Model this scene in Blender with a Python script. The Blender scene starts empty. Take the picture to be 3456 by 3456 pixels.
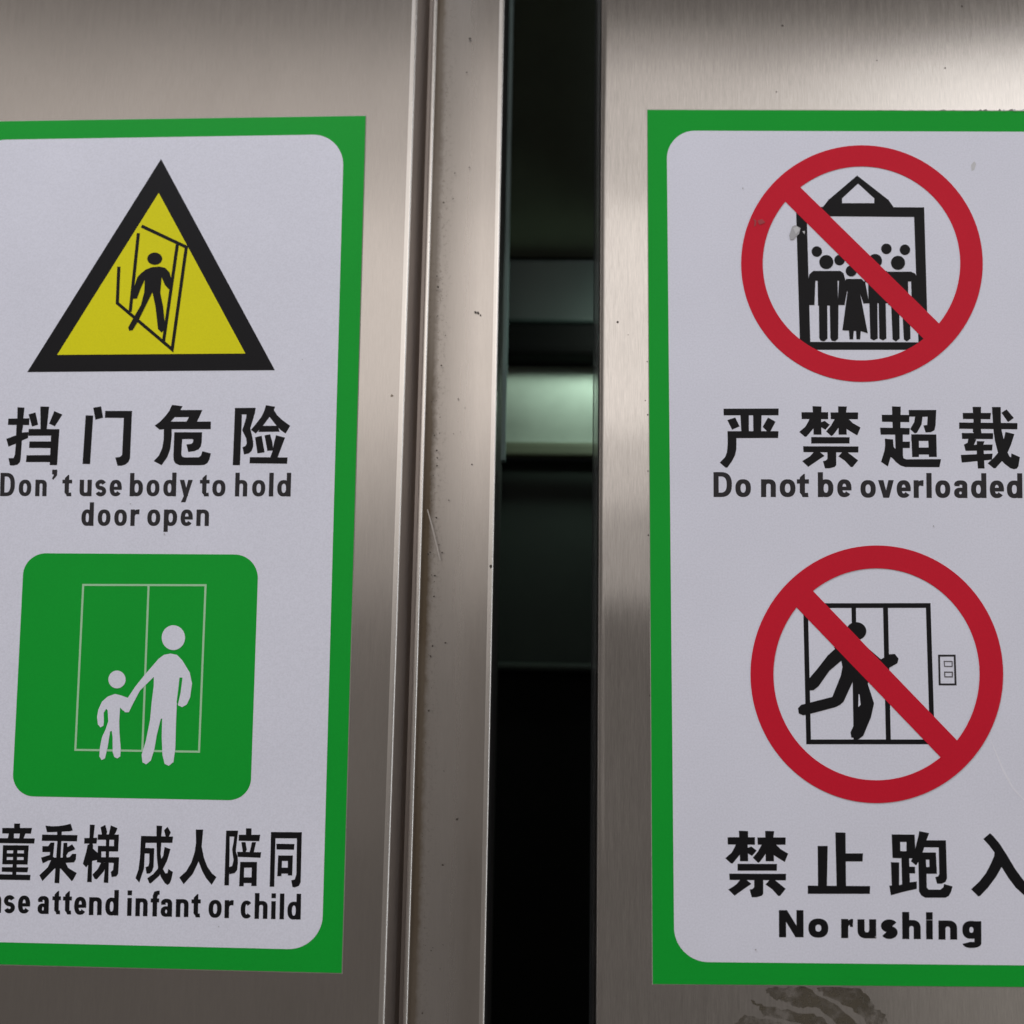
import bpy, math, random
from mathutils import Vector, Matrix
from mathutils.geometry import delaunay_2d_cdt

# ------------------------------------------------------------------ camera, world, lamps, exposure
scene = bpy.context.scene
COL = scene.collection
R = math.radians
DIST = 0.40                       # lens to the door faces (plane Y = 0)
FPX = 3706.0
ROT = (Matrix.Rotation(R(1.6775), 4, 'Z') @ Matrix.Rotation(R(90 + 8.4845), 4, 'X') @ Matrix.Rotation(R(0.9887), 4, 'Z'))
EYE = Vector((0, -DIST, 0))
cam_data = bpy.data.cameras.new('camera')
cam_data.sensor_width = 36.0
cam_data.lens = 36.0 * FPX / 3456.0
cam_data.clip_start = 0.01
cam_data.clip_end = 100
cam_data.dof.use_dof = True
cam_data.dof.focus_distance = 0.398
cam_data.dof.aperture_fstop = 6.5
cam = bpy.data.objects.new('camera', cam_data)
cam.matrix_world = Matrix.Translation(EYE) @ ROT
COL.objects.link(cam)
scene.camera = cam

scene.view_settings.view_transform = 'Standard'
scene.view_settings.look = 'None'
scene.view_settings.gamma = 1
scene.view_settings.exposure = 0.22

world = bpy.data.worlds.new('World')
scene.world = world
world.use_nodes = True
bg = world.node_tree.nodes['Background']
bg.inputs['Color'].default_value = (1.0, 0.90, 0.83, 1)
bg.inputs['Strength'].default_value = 0.115


def area_lamp(name, loc, target, sx, sy, radiance, color, spread=180):
    d = bpy.data.lights.new(name, 'AREA')
    d.shape = 'RECTANGLE'
    d.size, d.size_y = sx, sy
    d.energy = radiance * math.pi * sx * sy
    d.color = color
    d.spread = R(spread)
    o = bpy.data.objects.new(name, d)
    o.location = loc
    o.rotation_euler = (Vector(target) - Vector(loc)).to_track_quat('-Z', 'Y').to_euler()
    COL.objects.link(o)
    return o


# the lobby behind the photographer: added unseen fills grading its reflections, a brighter lamp to the right, ceiling light
area_lamp('lobby_wall_fill', (0.45, -2.4, 0.985), (0.45, 0, 0.985), 5.2, 1.58, 0.27, (1.0, 0.93, 0.875))  # unseen fill standing in for a bright lobby wall
area_lamp('lobby_upper_fill', (0.45, -2.38, 1.05), (0.45, 0, 1.05), 5.2, 1.22, 0.24, (1.0, 0.93, 0.875))  # added strip grading the reflection in the steel
area_lamp('lobby_bright_fill', (0.75, -2.35, 0.93), (0.75, 0, 0.93), 4.0, 0.62, 0.33, (1.0, 0.93, 0.88))  # added strip for the brightest part of the steel reflection
area_lamp('lobby_low_fill', (-1.3, -2.4, -0.12), (-1.3, 0, -0.12), 2.4, 0.62, 0.06, (1.0, 0.92, 0.86))  # added fill lifting the lower left reflections
area_lamp('lobby_right_lamp', (1.95, -2.3, 1.34), (1.95, 0, 1.34), 2.2, 0.62, 0.85, (1.0, 0.985, 0.97))
area_lamp('lobby_ceiling_lamp', (-0.85, -0.85, 2.05), (0.0, 0, 0.08), 1.3, 0.7, 13.5, (0.88, 0.92, 1.0))
area_lamp('low_right_fill', (1.75, -2.4, -0.80), (1.75, 0, -0.80), 1.5, 0.5, 0.16, (1.0, 0.95, 0.86))  # added fill to lighten the steel at bottom right
area_lamp('edge_highlight_fill', (3.0, -0.9, 0.4), (0.0, 0, 0.2), 0.8, 3.4, 1.3, (0.92, 0.96, 1.0))  # added side light for the bright line along the folded edges


# ------------------------------------------------------------------ geometry helpers
def W(px, py, y=0.0):
    """point of the photograph (3456 px wide) on the upright plane at depth y"""
    d = ROT.to_3x3() @ Vector(((px - 1728) / FPX, -(py - 1728) / FPX, -1.0))
    t = (y + DIST) / d.y
    return EYE + d * t


def tag(o, label=None, cat=None, group=None, kind=None):
    if label: o['label'] = label
    if cat: o['category'] = cat
    if group: o['group'] = group
    if kind: o['kind'] = kind
    return o


def mesh_obj(name, verts, faces, mat, parent=None, smooth=False):
    me = bpy.data.meshes.new(name)
    me.from_pydata([tuple(v) for v in verts], [], faces)
    me.update()
    if smooth:
        for p in me.polygons: p.use_smooth = True
    me.materials.append(mat)
    o = bpy.data.objects.new(name, me)
    COL.objects.link(o)
    if parent: o.parent = parent
    return o


def root(name, loc, label, cat, group=None):
    o = bpy.data.objects.new(name, None)
    o.location = loc
    o.empty_display_size = 0.02
    COL.objects.link(o)
    return tag(o, label, cat, group)


def adopt(o, parent):
    """child keeps its world position"""
    o.parent = parent
    t = Vector((0, 0, 0))
    p = parent
    while p:
        t += p.location
        p = p.parent
    o.location = o.location - t
    return o


def union_print(name, polys, y, mat, parent=None):
    """one flat print: the union of all polygons (photo px), laid on plane y, facing the viewer"""
    # clusters of polygons that touch are merged one cluster at a time
    bb = [(min(p[0] for p in q), min(p[1] for p in q), max(p[0] for p in q), max(p[1] for p in q)) for q in polys]
    lab = list(range(len(polys)))

    def find(i):
        while lab[i] != i: i = lab[i]
        return i
    for i in range(len(polys)):
        for j in range(i):
            if bb[i][0] <= bb[j][2] and bb[j][0] <= bb[i][2] and bb[i][1] <= bb[j][3] and bb[j][1] <= bb[i][3]:
                a, b = find(i), find(j)
                if a != b: lab[a] = b
    groups = {}
    for i, q in enumerate(polys): groups.setdefault(find(i), []).append(q)
    ov, of = [], []
    for g in groups.values():
        vs, fs = [], []
        for poly in g:
            area = sum(poly[i][0] * poly[(i + 1) % len(poly)][1] - poly[(i + 1) % len(poly)][0] * poly[i][1] for i in range(len(poly)))
            if abs(area) < 1e-3: continue
            if area < 0: poly = poly[::-1]
            fs.append(list(range(len(vs), len(vs) + len(poly))))
            vs += [Vector(p) for p in poly]
        gv, ge, gf, a, b, src = delaunay_2d_cdt(vs, [], fs, 0, 0.01)
        n0 = len(ov)
        ov += list(gv)
        of += [tuple(k + n0 for k in f) for f, ids in zip(gf, src) if ids]
    verts = [W(v.x, v.y, y) for v in ov]
    faces = []
    for f in of:
        p = [verts[i] for i in f]
        n = (p[1] - p[0]).cross(p[2] - p[0])
        faces.append(tuple(f) if n.y < 0 else tuple(reversed(f)))
    o = mesh_obj(name, verts, faces, mat)
    if parent: adopt(o, parent)
    return o


def fr(ox, oy, s, polys):
    return [[(ox + x / s, oy + y / s) for x, y in p] for p in polys]


def hull(pts):
    pts = sorted(set((round(x, 4), round(y, 4)) for x, y in pts))
    def half(seq):
        h = []
        for p in seq:
            while len(h) > 1 and (h[-1][0] - h[-2][0]) * (p[1] - h[-2][1]) - (h[-1][1] - h[-2][1]) * (p[0] - h[-2][0]) <= 0: h.pop()
            h.append(p)
        return h[:-1]
    return half(pts) + half(pts[::-1])


def strip(A, B):
    out = [hull([A[i], A[i + 1], B[i + 1], B[i]]) for i in range(len(A) - 1)]
    return [q for q in out if len(q) > 2]


def stroke(pts, w, closed=False, round_end=False):
    """quads along a polyline, mitred, width w"""
    P = [Vector(p) for p in pts]
    n = len(P)
    L, Rr = [], []
    for i in range(n):
        if closed:
            a, b = P[i - 1], P[(i + 1) % n]
            d1, d2 = (P[i] - a).normalized(), (b - P[i]).normalized()
        else:
            d1 = (P[i] - P[i - 1]).normalized() if i > 0 else (P[1] - P[0]).normalized()
            d2 = (P[i + 1] - P[i]).normalized() if i < n - 1 else d1
        t = (d1 + d2)
        t = t.normalized() if t.length > 1e-6 else d1
        nn = Vector((-t.y, t.x))
        k = max(0.45, abs(nn.dot(Vector((-d1.y, d1.x)))))
        ww = (w[i] if isinstance(w, (list, tuple)) else w) / 2 / k
        L.append(tuple(P[i] + nn * ww))
        Rr.append(tuple(P[i] - nn * ww))
    if closed:
        L.append(L[0]); Rr.append(Rr[0])
    out = strip(L, Rr)
    if round_end:
        ww = (w if not isinstance(w, (list, tuple)) else w[0]) / 2
        for q in (P[0], P[-1]): out.append(ell(q.x, q.y, ww, ww, 20))
    return out


def ell(cx, cy, rx, ry, n=48, e=2.0, a0=0.0, a1=360.0):
    o = []
    full = abs(a1 - a0) >= 359.9
    m = n if full else n + 1
    for i in range(m):
        a = R(a0 + (a1 - a0) * i / n)
        c, s = math.cos(a), math.sin(a)
        o.append((cx + rx * math.copysign(abs(c) ** (2 / e), c), cy + ry * math.copysign(abs(s) ** (2 / e), s)))
    return o


def ring(cx, cy, rx, ry, irx, iry, n=96, e=2.0, a0=0.0, a1=360.0, icx=None, icy=None):
    A = ell(cx, cy, rx, ry, n, e, a0, a1)
    B = ell(cx if icx is None else icx, cy if icy is None else icy, irx, iry, n, e, a0, a1)
    if abs(a1 - a0) >= 359.9:
        A.append(A[0]); B.append(B[0])
    return strip(A, B)


def rounded_quad(c, r, n=10):
    """quad corners (any skew) with rounded corners of radius r (one or four values)"""
    out = []
    rr = r if isinstance(r, (list, tuple)) else [r] * 4
    for i in range(4):
        p, a, b = Vector(c[i]), Vector(c[i - 1]), Vector(c[(i + 1) % 4])
        u, v = (a - p).normalized() * rr[i], (b - p).normalized() * rr[i]
        for k in range(n + 1):
            t = math.pi / 2 * k / n
            out.append(tuple(p + u * (1 - math.sin(t)) + v * (1 - math.cos(t))))
    return out


def extrude_profile(name, prof, z0, z1, mat, parent=None, smooth=True, nz=1):
    """cross-section polyline (x, y) swept up from z0 to z1; x may shift with the photo's measured lean = 0"""
    verts, faces = [], []
    n = len(prof)
    for k in range(nz + 1):
        z = z0 + (z1 - z0) * k / nz
        for x, y in prof: verts.append((x, y, z))
    for k in range(nz):
        for i in range(n - 1):
            a = k * n + i
            faces.append((a, a + 1, a + 1 + n, a + n))
    o = mesh_obj(name, verts, faces, mat, None, smooth)
    if smooth:
        try:
            o.data.set_sharp_from_angle(angle=R(40))
        except Exception:
            pass
    if parent: adopt(o, parent)
    return o


def box(name, x0, x1, y0, y1, z0, z1, mat, parent=None, bevel=0.0):
    v = [(x0, y0, z0), (x1, y0, z0), (x1, y1, z0), (x0, y1, z0), (x0, y0, z1), (x1, y0, z1), (x1, y1, z1), (x0, y1, z1)]
    f = [(0, 1, 2, 3)[::-1], (4, 5, 6, 7), (0, 1, 5, 4), (1, 2, 6, 5), (2, 3, 7, 6), (3, 0, 4, 7)]
    o = mesh_obj(name, v, f, mat)
    if bevel:
        m = o.modifiers.new('edge', 'BEVEL'); m.width = bevel; m.segments = 3
    if parent: adopt(o, parent)
    return o


# ------------------------------------------------------------------ materials
def new_mat(name):
    m = bpy.data.materials.new(name)
    m.use_nodes = True
    nt = m.node_tree
    return m, nt, nt.nodes['Principled BSDF']


def N(nt, kind, **kw):
    n = nt.nodes.new(kind)
    for k, v in kw.items(): setattr(n, k, v)
    return n


def geo_pos(nt, scale, loc=(0, 0, 0)):
    g = N(nt, 'ShaderNodeNewGeometry')
    mp = N(nt, 'ShaderNodeMapping')
    mp.inputs['Scale'].default_value = scale
    mp.inputs['Location'].default_value = loc
    nt.links.new(g.outputs['Position'], mp.inputs['Vector'])
    return mp.outputs['Vector']


def noise(nt, vec, detail=3, rough=0.55, scale=1.0):
    n = N(nt, 'ShaderNodeTexNoise')
    n.inputs['Scale'].default_value = scale
    n.inputs['Detail'].default_value = detail
    n.inputs['Roughness'].default_value = rough
    nt.links.new(vec, n.inputs['Vector'])
    return n.outputs['Fac']


def ramp(nt, fac, stops):
    r = N(nt, 'ShaderNodeValToRGB')
    el = r.color_ramp.elements
    while len(el) < len(stops): el.new(0.5)
    for e, (p, c) in zip(el, stops):
        e.position = p
        e.color = (c, c, c, 1) if not isinstance(c, (tuple, list)) else (*c, 1)
    nt.links.new(fac, r.inputs['Fac'])
    return r.outputs['Color']


def maprange(nt, v, a, b, c, d):
    m = N(nt, 'ShaderNodeMapRange')
    for i, x in zip(('From Min', 'From Max', 'To Min', 'To Max'), (a, b, c, d)): m.inputs[i].default_value = x
    nt.links.new(v, m.inputs['Value'])
    return m.outputs['Result']


def math_node(nt, op, a, b=None):
    m = N(nt, 'ShaderNodeMath', operation=op)
    for i, x in enumerate((a, b)):
        if x is None: continue
        if isinstance(x, (int, float)): m.inputs[i].default_value = x
        else: nt.links.new(x, m.inputs[i])
    return m.outputs[0]


def mixc(nt, fac, a, b):
    m = N(nt, 'ShaderNodeMix', data_type='RGBA')
    for i, x in ((0, fac), (6, a), (7, b)):
        if isinstance(x, (int, float)): m.inputs[i].default_value = x
        elif isinstance(x, tuple): m.inputs[i].default_value = (*x, 1)
        else: nt.links.new(x, m.inputs[i])
    return m.outputs[2]


def brushed_steel(name, base=(0.60, 0.565, 0.53), rough=0.30, aniso=0.75, streak=0.10, dirt=None, seed=0.0, bump=0.05):
    m, nt, p = new_mat(name)
    fine = noise(nt, geo_pos(nt, (3400, 3400, 150), (seed, 0, 0)), 4, 0.7)
    mid = noise(nt, geo_pos(nt, (700, 700, 40), (seed + 3, 0, 0)), 3, 0.6)
    blot = noise(nt, geo_pos(nt, (26, 26, 14), (seed, 1, 0)), 5, 0.6)
    s = math_node(nt, 'ADD', maprange(nt, fine, 0.25, 0.75, -streak, streak), maprange(nt, mid, 0.3, 0.7, -streak * 0.3, streak * 0.3))
    s = math_node(nt, 'ADD', s, maprange(nt, blot, 0.3, 0.7, -0.045, 0.045))
    s = math_node(nt, 'ADD', s, 1.0)
    v = N(nt, 'ShaderNodeVectorMath', operation='SCALE')
    v.inputs[0].default_value = base
    nt.links.new(s, v.inputs['Scale'])
    col = v.outputs[0]
    met = 1.0
    rg = math_node(nt, 'ADD', maprange(nt, mid, 0.3, 0.7, -0.015, 0.015), rough)
    if dirt:
        col, met, rg = dirt(nt, col, rg)
        if not isinstance(met, float): nt.links.new(met, p.inputs['Metallic'])
    if isinstance(met, float): p.inputs['Metallic'].default_value = met
    nt.links.new(col, p.inputs['Base Color'])
    nt.links.new(rg, p.inputs['Roughness'])
    p.inputs['Anisotropic'].default_value = aniso
    tx = N(nt, 'ShaderNodeCombineXYZ'); tx.inputs[0].default_value = 1.0
    nt.links.new(tx.outputs[0], p.inputs['Tangent'])
    b = N(nt, 'ShaderNodeBump')
    b.inputs['Strength'].default_value = bump
    b.inputs['Distance'].default_value = 0.0003
    nt.links.new(fine, b.inputs['Height'])
    nt.links.new(b.outputs[0], p.inputs['Normal'])
    return m


def seam_dirt(x_lip):
    """brown grime that gathers right of the seam and thins out over about 8 mm, with pits"""
    def f(nt, col, rg):
        g = N(nt, 'ShaderNodeNewGeometry')
        sx = N(nt, 'ShaderNodeSeparateXYZ')
        nt.links.new(g.outputs['Position'], sx.inputs[0])
        d = math_node(nt, 'SUBTRACT', sx.outputs[0], x_lip)
        wob = noise(nt, geo_pos(nt, (300, 300, 300)), 5, 0.7)
        wob2 = noise(nt, geo_pos(nt, (620, 620, 620), (5, 0, 0)), 4, 0.75)
        big = noise(nt, geo_pos(nt, (8, 8, 9), (2, 0, 0)), 2, 0.5)
        near = maprange(nt, math_node(nt, 'ADD', d, math_node(nt, 'MULTIPLY', math_node(nt, 'SUBTRACT', wob, 0.5), 0.0030)), 0.0022, 0.0060, 1.0, 0.0)
        near = math_node(nt, 'MULTIPLY', near, maprange(nt, big, 0.35, 0.65, 0.70, 1.0))
        wide = maprange(nt, d, 0.0, 0.013, 0.95, 0.0)
        wide = math_node(nt, 'MULTIPLY', wide, maprange(nt, wob2, 0.45, 0.60, 0.0, 0.9))
        tint = maprange(nt, d, 0.0, 0.020, 0.42, 0.0)
        fac = math_node(nt, 'MAXIMUM', math_node(nt, 'MAXIMUM', near, wide), tint)
        cl = N(nt, 'ShaderNodeClamp'); nt.links.new(fac, cl.inputs[0]); fac = cl.outputs[0]
        c = mixc(nt, fac, col, (0.12, 0.088, 0.055))
        met = math_node(nt, 'SUBTRACT', 1.0, math_node(nt, 'MULTIPLY', fac, 0.7))
        rr = math_node(nt, 'ADD', rg, math_node(nt, 'MULTIPLY', fac, 0.3))
        return c, met, rr
    return f


def print_mat(name, col, rough=0.42, mottle=0.03, spec=0.15, blot=None):
    m, nt, p = new_mat(name)
    a = noise(nt, geo_pos(nt, (1500, 1500, 1500)), 2, 0.6)
    b = noise(nt, geo_pos(nt, (22, 22, 22)), 3, 0.5)
    s = math_node(nt, 'ADD', maprange(nt, a, 0.3, 0.7, 1 - mottle, 1 + mottle), maprange(nt, b, 0.3, 0.7, -0.02, 0.02))
    v = N(nt, 'ShaderNodeVectorMath', operation='SCALE')
    v.inputs[0].default_value = col
    nt.links.new(s, v.inputs['Scale'])
    nt.links.new(v.outputs[0], p.inputs['Base Color'])
    p.inputs['Roughness'].default_value = rough
    p.inputs['Specular IOR Level'].default_value = spec
    return m


def plain(name, col, rough=0.5, metal=0.0, spec=0.5):
    m, nt, p = new_mat(name)
    a = noise(nt, geo_pos(nt, (40, 40, 40)), 4, 0.6)
    s = maprange(nt, a, 0.3, 0.7, 0.88, 1.12)
    v = N(nt, 'ShaderNodeVectorMath', operation='SCALE')
    v.inputs[0].default_value = col
    nt.links.new(s, v.inputs['Scale'])
    nt.links.new(v.outputs[0], p.inputs['Base Color'])
    p.inputs['Roughness'].default_value = rough
    p.inputs['Metallic'].default_value = metal
    p.inputs['Specular IOR Level'].default_value = spec
    return m


M_GREEN = print_mat('green_print', (0.006, 0.385, 0.034))
M_WHITE = print_mat('white_print', (0.81, 0.81, 0.90), mottle=0.05)
M_BLACK = print_mat('black_print', (0.009, 0.0085, 0.010), mottle=0.05, spec=0.15)
M_GREY_INK = print_mat('dark_grey_print', (0.033, 0.030, 0.033), mottle=0.06, spec=0.15)
M_SOFT_INK = print_mat('thin_grey_print', (0.11, 0.10, 0.11), mottle=0.06, spec=0.25)
M_YELLOW = print_mat('yellow_print', (0.83, 0.77, 0.009))
M_RED = print_mat('red_print', (0.66, 0.012, 0.034))
M_PALE_GREEN = print_mat('pale_green_print', (0.42, 0.70, 0.42))
M_FILM_EDGE = plain('film_edge', (0.42, 0.40, 0.36), 0.5)

# ------------------------------------------------------------------ door panels
Z0, Z1 = -0.55, 0.95
X_RIDGE = W(1354, 1728).x
X_LIP = -0.0463
X_POST = -0.01835
X_RIGHT = 0.0198


def arc(cx, cy, r, a0, a1, n=8):
    return [(cx + r * math.cos(R(a0 + (a1 - a0) * i / n)), cy + r * math.sin(R(a0 + (a1 - a0) * i / n))) for i in range(n + 1)]


XL, XR = -0.62, 0.52
M_STEEL_L = brushed_steel('brushed_steel_left', (0.555, 0.525, 0.50), 0.24, 0.85, 0.06, seed=1, bump=0.02)
M_STEEL_R = brushed_steel('brushed_steel_right', (0.635, 0.612, 0.592), 0.17, 0.97, 0.15, seed=7, bump=0.03)
M_STEEL_POST = brushed_steel('brushed_steel_post', (0.595, 0.56, 0.53), 0.24, 0.85, 0.05, bump=0.02, dirt=seam_dirt(X_LIP + 0.0006), seed=4)
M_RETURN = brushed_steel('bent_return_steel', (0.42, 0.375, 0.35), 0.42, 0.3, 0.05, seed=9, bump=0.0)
M_EDGE = brushed_steel('highlight_edge_steel', (0.86, 0.83, 0.80), 0.26, 0.3, 0.04, seed=11, bump=0.0)  # highlight along the bends put into the lighter base colour
M_BACKSIDE = plain('door_core', (0.05, 0.05, 0.05), 0.6, 0.6)

# left leaf: flat face, bright folded edge, sloped return down into the seam
left = root('lift_door_panel', (-0.35, 0.0, Z0), 'brushed steel lift door panel with bright folded edge behind the yellow triangle sign', 'lift door panel', 'brushed steel door panels')
rr = 0.0011
xr = X_RIDGE
face = [(XL, 0.035), (XL, 0.0), (xr - 0.0022, 0.0)]
extrude_profile('face_sheet', face, Z0, Z1, M_STEEL_L, left)
bead = [(xr - 0.0022, 0.0)] + arc(xr - 0.0011, rr, rr, -90, -5, 10)
extrude_profile('folded_edge', bead, Z0, Z1, M_EDGE, left)
x_b = X_LIP - 0.0016
ret = [(bead[-1][0], bead[-1][1]), (X_LIP - 0.0030, 0.0128), (X_LIP - 0.0014, 0.0130)]
extrude_profile('return_sheet', ret, Z0, Z1, M_RETURN, left)

# middle post: thin bright lip, dirty face, rounded free edge
post = root('lift_door_post', (-0.08, 0.0, Z0), 'narrow brushed steel post with brown grime along its seam and small dark pits', 'door post')
lip = [(X_LIP - 0.0014, 0.0132), (X_LIP - 0.0013, 0.0100)] + arc(X_LIP - 0.0003, 0.0088, 0.0010, 190, 350, 10) + [(X_LIP + 0.0009, 0.0102)]
extrude_profile('lip', lip, Z0, Z1, M_EDGE, post)
yp = 0.0102
# the face sags slightly towards the lip, like pressed sheet
pf = [(X_LIP + 0.0009, yp)] + [(X_LIP + 0.0009 + (X_POST - 0.0022 - X_LIP - 0.0009) * t, yp - 0.0016 * math.sin(math.pi * t / 2)) for t in (0.08, 0.16, 0.25, 0.4, 0.6, 0.8, 1.0)]
ye = pf[-1][1]
extrude_profile('face_sheet', pf, Z0, Z1, M_STEEL_POST, post, True)
edge = [pf[-1]] + arc(X_POST - 0.0013, ye + 0.0013, 0.0013, -90, -10, 10)
extrude_profile('rounded_edge', edge, Z0, Z1, M_EDGE, post)
extrude_profile('return_sheet', [edge[-1], (X_POST - 0.0002, ye + 0.006), (X_POST - 0.0002, 0.060)], Z0, Z1, M_BACKSIDE, post)

# right leaf: softly rounded free edge
right = root('lift_door_panel', (0.30, 0.0, Z0), 'brushed steel lift door panel right of the dark gap, carrying the two red ring sign', 'lift door panel', 'brushed steel door panels')
RRAD = 0.0030
redge = [(X_RIGHT, 0.0350), (X_RIGHT, RRAD)] + arc(X_RIGHT + RRAD, RRAD, RRAD, 180, 270, 14)[1:]
extrude_profile('rolled_edge', redge, Z0, Z1, M_STEEL_R, right)
extrude_profile('face_sheet', [redge[-1], (XR, 0.0), (XR, 0.035)], Z0, Z1, M_STEEL_R, right)

# ------------------------------------------------------------------ sign sheets
def sheet(name, corners, t, mat_face, mat_edge, parent):
    fv = [W(x, y, -t) for x, y in corners]
    bv = [Vector((v.x, 0.0, v.z)) for v in fv]
    n = len(fv)
    o = mesh_obj(name, fv + bv, [tuple(range(n))[::-1] if (fv[1] - fv[0]).cross(fv[2] - fv[0]).y > 0 else tuple(range(n))]
                 + [(i, i + n, (i + 1) % n + n, (i + 1) % n) for i in range(n)], mat_face)
    o.data.materials.append(mat_edge)
    for k, p in enumerate(o.data.polygons):
        if k: p.material_index = 1
    adopt(o, parent)
    return o


TL_, TR_ = 0.0004, 0.0006
dL = lambda k: -TL_ - 0.00004 * k
dR = lambda k: -TR_ - 0.00004 * k

signL = root('safety_sign', W(600, 3270), 'green bordered sign with a yellow warning triangle and a green square of adult and child', 'safety sign', 'lift safety signs stuck on steel')
signR = root('safety_sign', W(2900, 3320), 'green bordered sign with two red prohibition rings, right of the dark gap', 'safety sign', 'lift safety signs stuck on steel')
union_print('clear_rim', [[(-148, 409), (1237, 388.5), (1156, 3287), (-195, 3253)]], -0.0001, M_FILM_EDGE, signL)
union_print('clear_rim', [[(2183, 368.5), (3640, 373), (3712, 3335.5), (2200.5, 3323.5)]], -0.0001, M_FILM_EDGE, signR)
sheet('green_sheet', [(-148, 411.6), (1234, 391), (1153, 3284), (-195, 3250)], TL_, M_GREEN, M_FILM_EDGE, signL)
sheet('green_sheet', [(2185, 371), (3640, 375.5), (3712, 3333), (2203, 3321)], TR_, M_GREEN, M_FILM_EDGE, signR)
union_print('white_field', [rounded_quad([(-76, 473), (1161, 453), (1086, 3206), (-122, 3177)], [95, 105, 115, 110], 14)], dL(1), M_WHITE, signL)
union_print('white_field', [rounded_quad([(2250, 441), (3568, 445), (3645, 3260), (2276, 3246)], [95, 95, 110, 115], 14)], dR(1), M_WHITE, signR)

# ------------------------------------------------------------------ Chinese characters, traced as stroke outlines
S = 1932 / 240.0
G = {}
G['dang'] = (0, 1360, S, [
    [(475, 115), (665, 125), (635, 420), (625, 640), (600, 760), (590, 1100), (560, 1520), (540, 1610), (470, 1675), (370, 1700), (270, 1695), (230, 1500), (370, 1495), (405, 1400), (430, 1100), (445, 640), (470, 420)],
    [(225, 425), (800, 415), (790, 600), (215, 595)],
    [(170, 975), (430, 880), (620, 800), (775, 790), (760, 950), (600, 1020), (420, 1110), (230, 1185)],
    [(775, 310), (965, 255), (1035, 590), (870, 640)], [(1095, 95), (1335, 100), (1270, 720), (1100, 720)], [(1475, 220), (1695, 315), (1490, 635), (1335, 560)],
    [(780, 705), (1615, 710), (1600, 885), (770, 890)], [(1395, 710), (1615, 710), (1550, 1690), (1350, 1685)],
    [(800, 1045), (1410, 1045), (1390, 1225), (790, 1220)], [(720, 1420), (1380, 1415), (1365, 1605), (705, 1605)]])
G['men'] = (240, 1360, S, [
    [(600, 130), (815, 90), (870, 400), (660, 455)], [(395, 335), (600, 340), (515, 1660), (310, 1655)],
    [(925, 215), (1660, 215), (1640, 410), (915, 400)],
    [(1450, 300), (1655, 215), (1600, 1500), (1560, 1600), (1480, 1670), (1370, 1705), (1260, 1705), (1200, 1480), (1330, 1465), (1385, 1410), (1430, 430)]])
G['wei'] = (500, 1360, S, [
    [(650, 50), (935, 85), (880, 180), (800, 300), (620, 500), (560, 620), (450, 710), (310, 725), (175, 615), (320, 510), (480, 340), (570, 220)],
    [(860, 190), (1475, 190), (1385, 390), (1310, 540), (1020, 540), (1110, 385), (700, 385), (740, 250)],
    [(620, 505), (1705, 505), (1700, 710), (430, 712), (400, 650)],
    [(430, 600), (640, 600), (640, 900), (600, 1250), (520, 1470), (365, 1690), (150, 1580), (290, 1430), (380, 1230), (420, 1000)],
    [(710, 795), (1465, 795), (1455, 1060), (1430, 1180), (1370, 1260), (1250, 1310), (1090, 1330), (1040, 1125), (1170, 1112), (1215, 1075), (1228, 1000), (1200, 980), (705, 980)],
    [(710, 795), (940, 795), (925, 1000), (900, 1400), (930, 1460), (990, 1478), (1380, 1475), (1440, 1420), (1470, 1310), (1705, 1370), (1660, 1540), (1610, 1630), (1530, 1680), (1400, 1692), (850, 1690), (740, 1640), (695, 1560), (685, 1450)]])
G['xian'] = (770, 1360, S, [
    [(185, 135), (375, 140), (370, 500), (320, 1690), (125, 1690)], [(185, 135), (750, 130), (720, 310), (190, 310)],
    [(520, 140), (750, 130), (690, 400), (600, 690), (640, 850), (680, 1050), (680, 1180), (640, 1300), (560, 1370), (430, 1400), (390, 1200), (470, 1170), (505, 1100), (490, 960), (430, 840), (380, 740), (430, 600), (490, 400), (495, 320)],
    [(1025, 60), (1275, 100), (1240, 200), (1130, 370), (950, 610), (750, 830), (620, 730), (760, 560), (900, 380), (980, 220)],
    [(1130, 200), (1240, 190), (1330, 330), (1480, 470), (1685, 620), (1560, 830), (1430, 740), (1290, 590), (1120, 370)],
    [(900, 620), (1350, 620), (1400, 780), (820, 785)],
    [(730, 935), (910, 890), (990, 1340), (795, 1370)], [(990, 880), (1140, 850), (1200, 1060), (1230, 1290), (1065, 1300)],
    [(1300, 875), (1545, 940), (1440, 1220), (1340, 1490), (1140, 1490), (1210, 1290), (1240, 1100)], [(590, 1470), (1615, 1480), (1600, 1650), (580, 1640)]])
G['yan'] = (2410, 1360, S, [
    [(255, 155), (1755, 150), (1750, 335), (260, 335)], [(360, 465), (575, 395), (695, 635), (490, 725)], [(1465, 395), (1670, 510), (1530, 770), (1440, 770), (1320, 650)],
    [(715, 325), (945, 325), (945, 775), (740, 775)], [(1060, 325), (1290, 325), (1280, 775), (1065, 775)], [(365, 765), (1750, 765), (1740, 950), (600, 955), (370, 950)],
    [(365, 800), (610, 800), (605, 1250), (570, 1420), (480, 1590), (360, 1755), (310, 1755), (155, 1620), (300, 1470), (350, 1330), (370, 1100)]])
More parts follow.
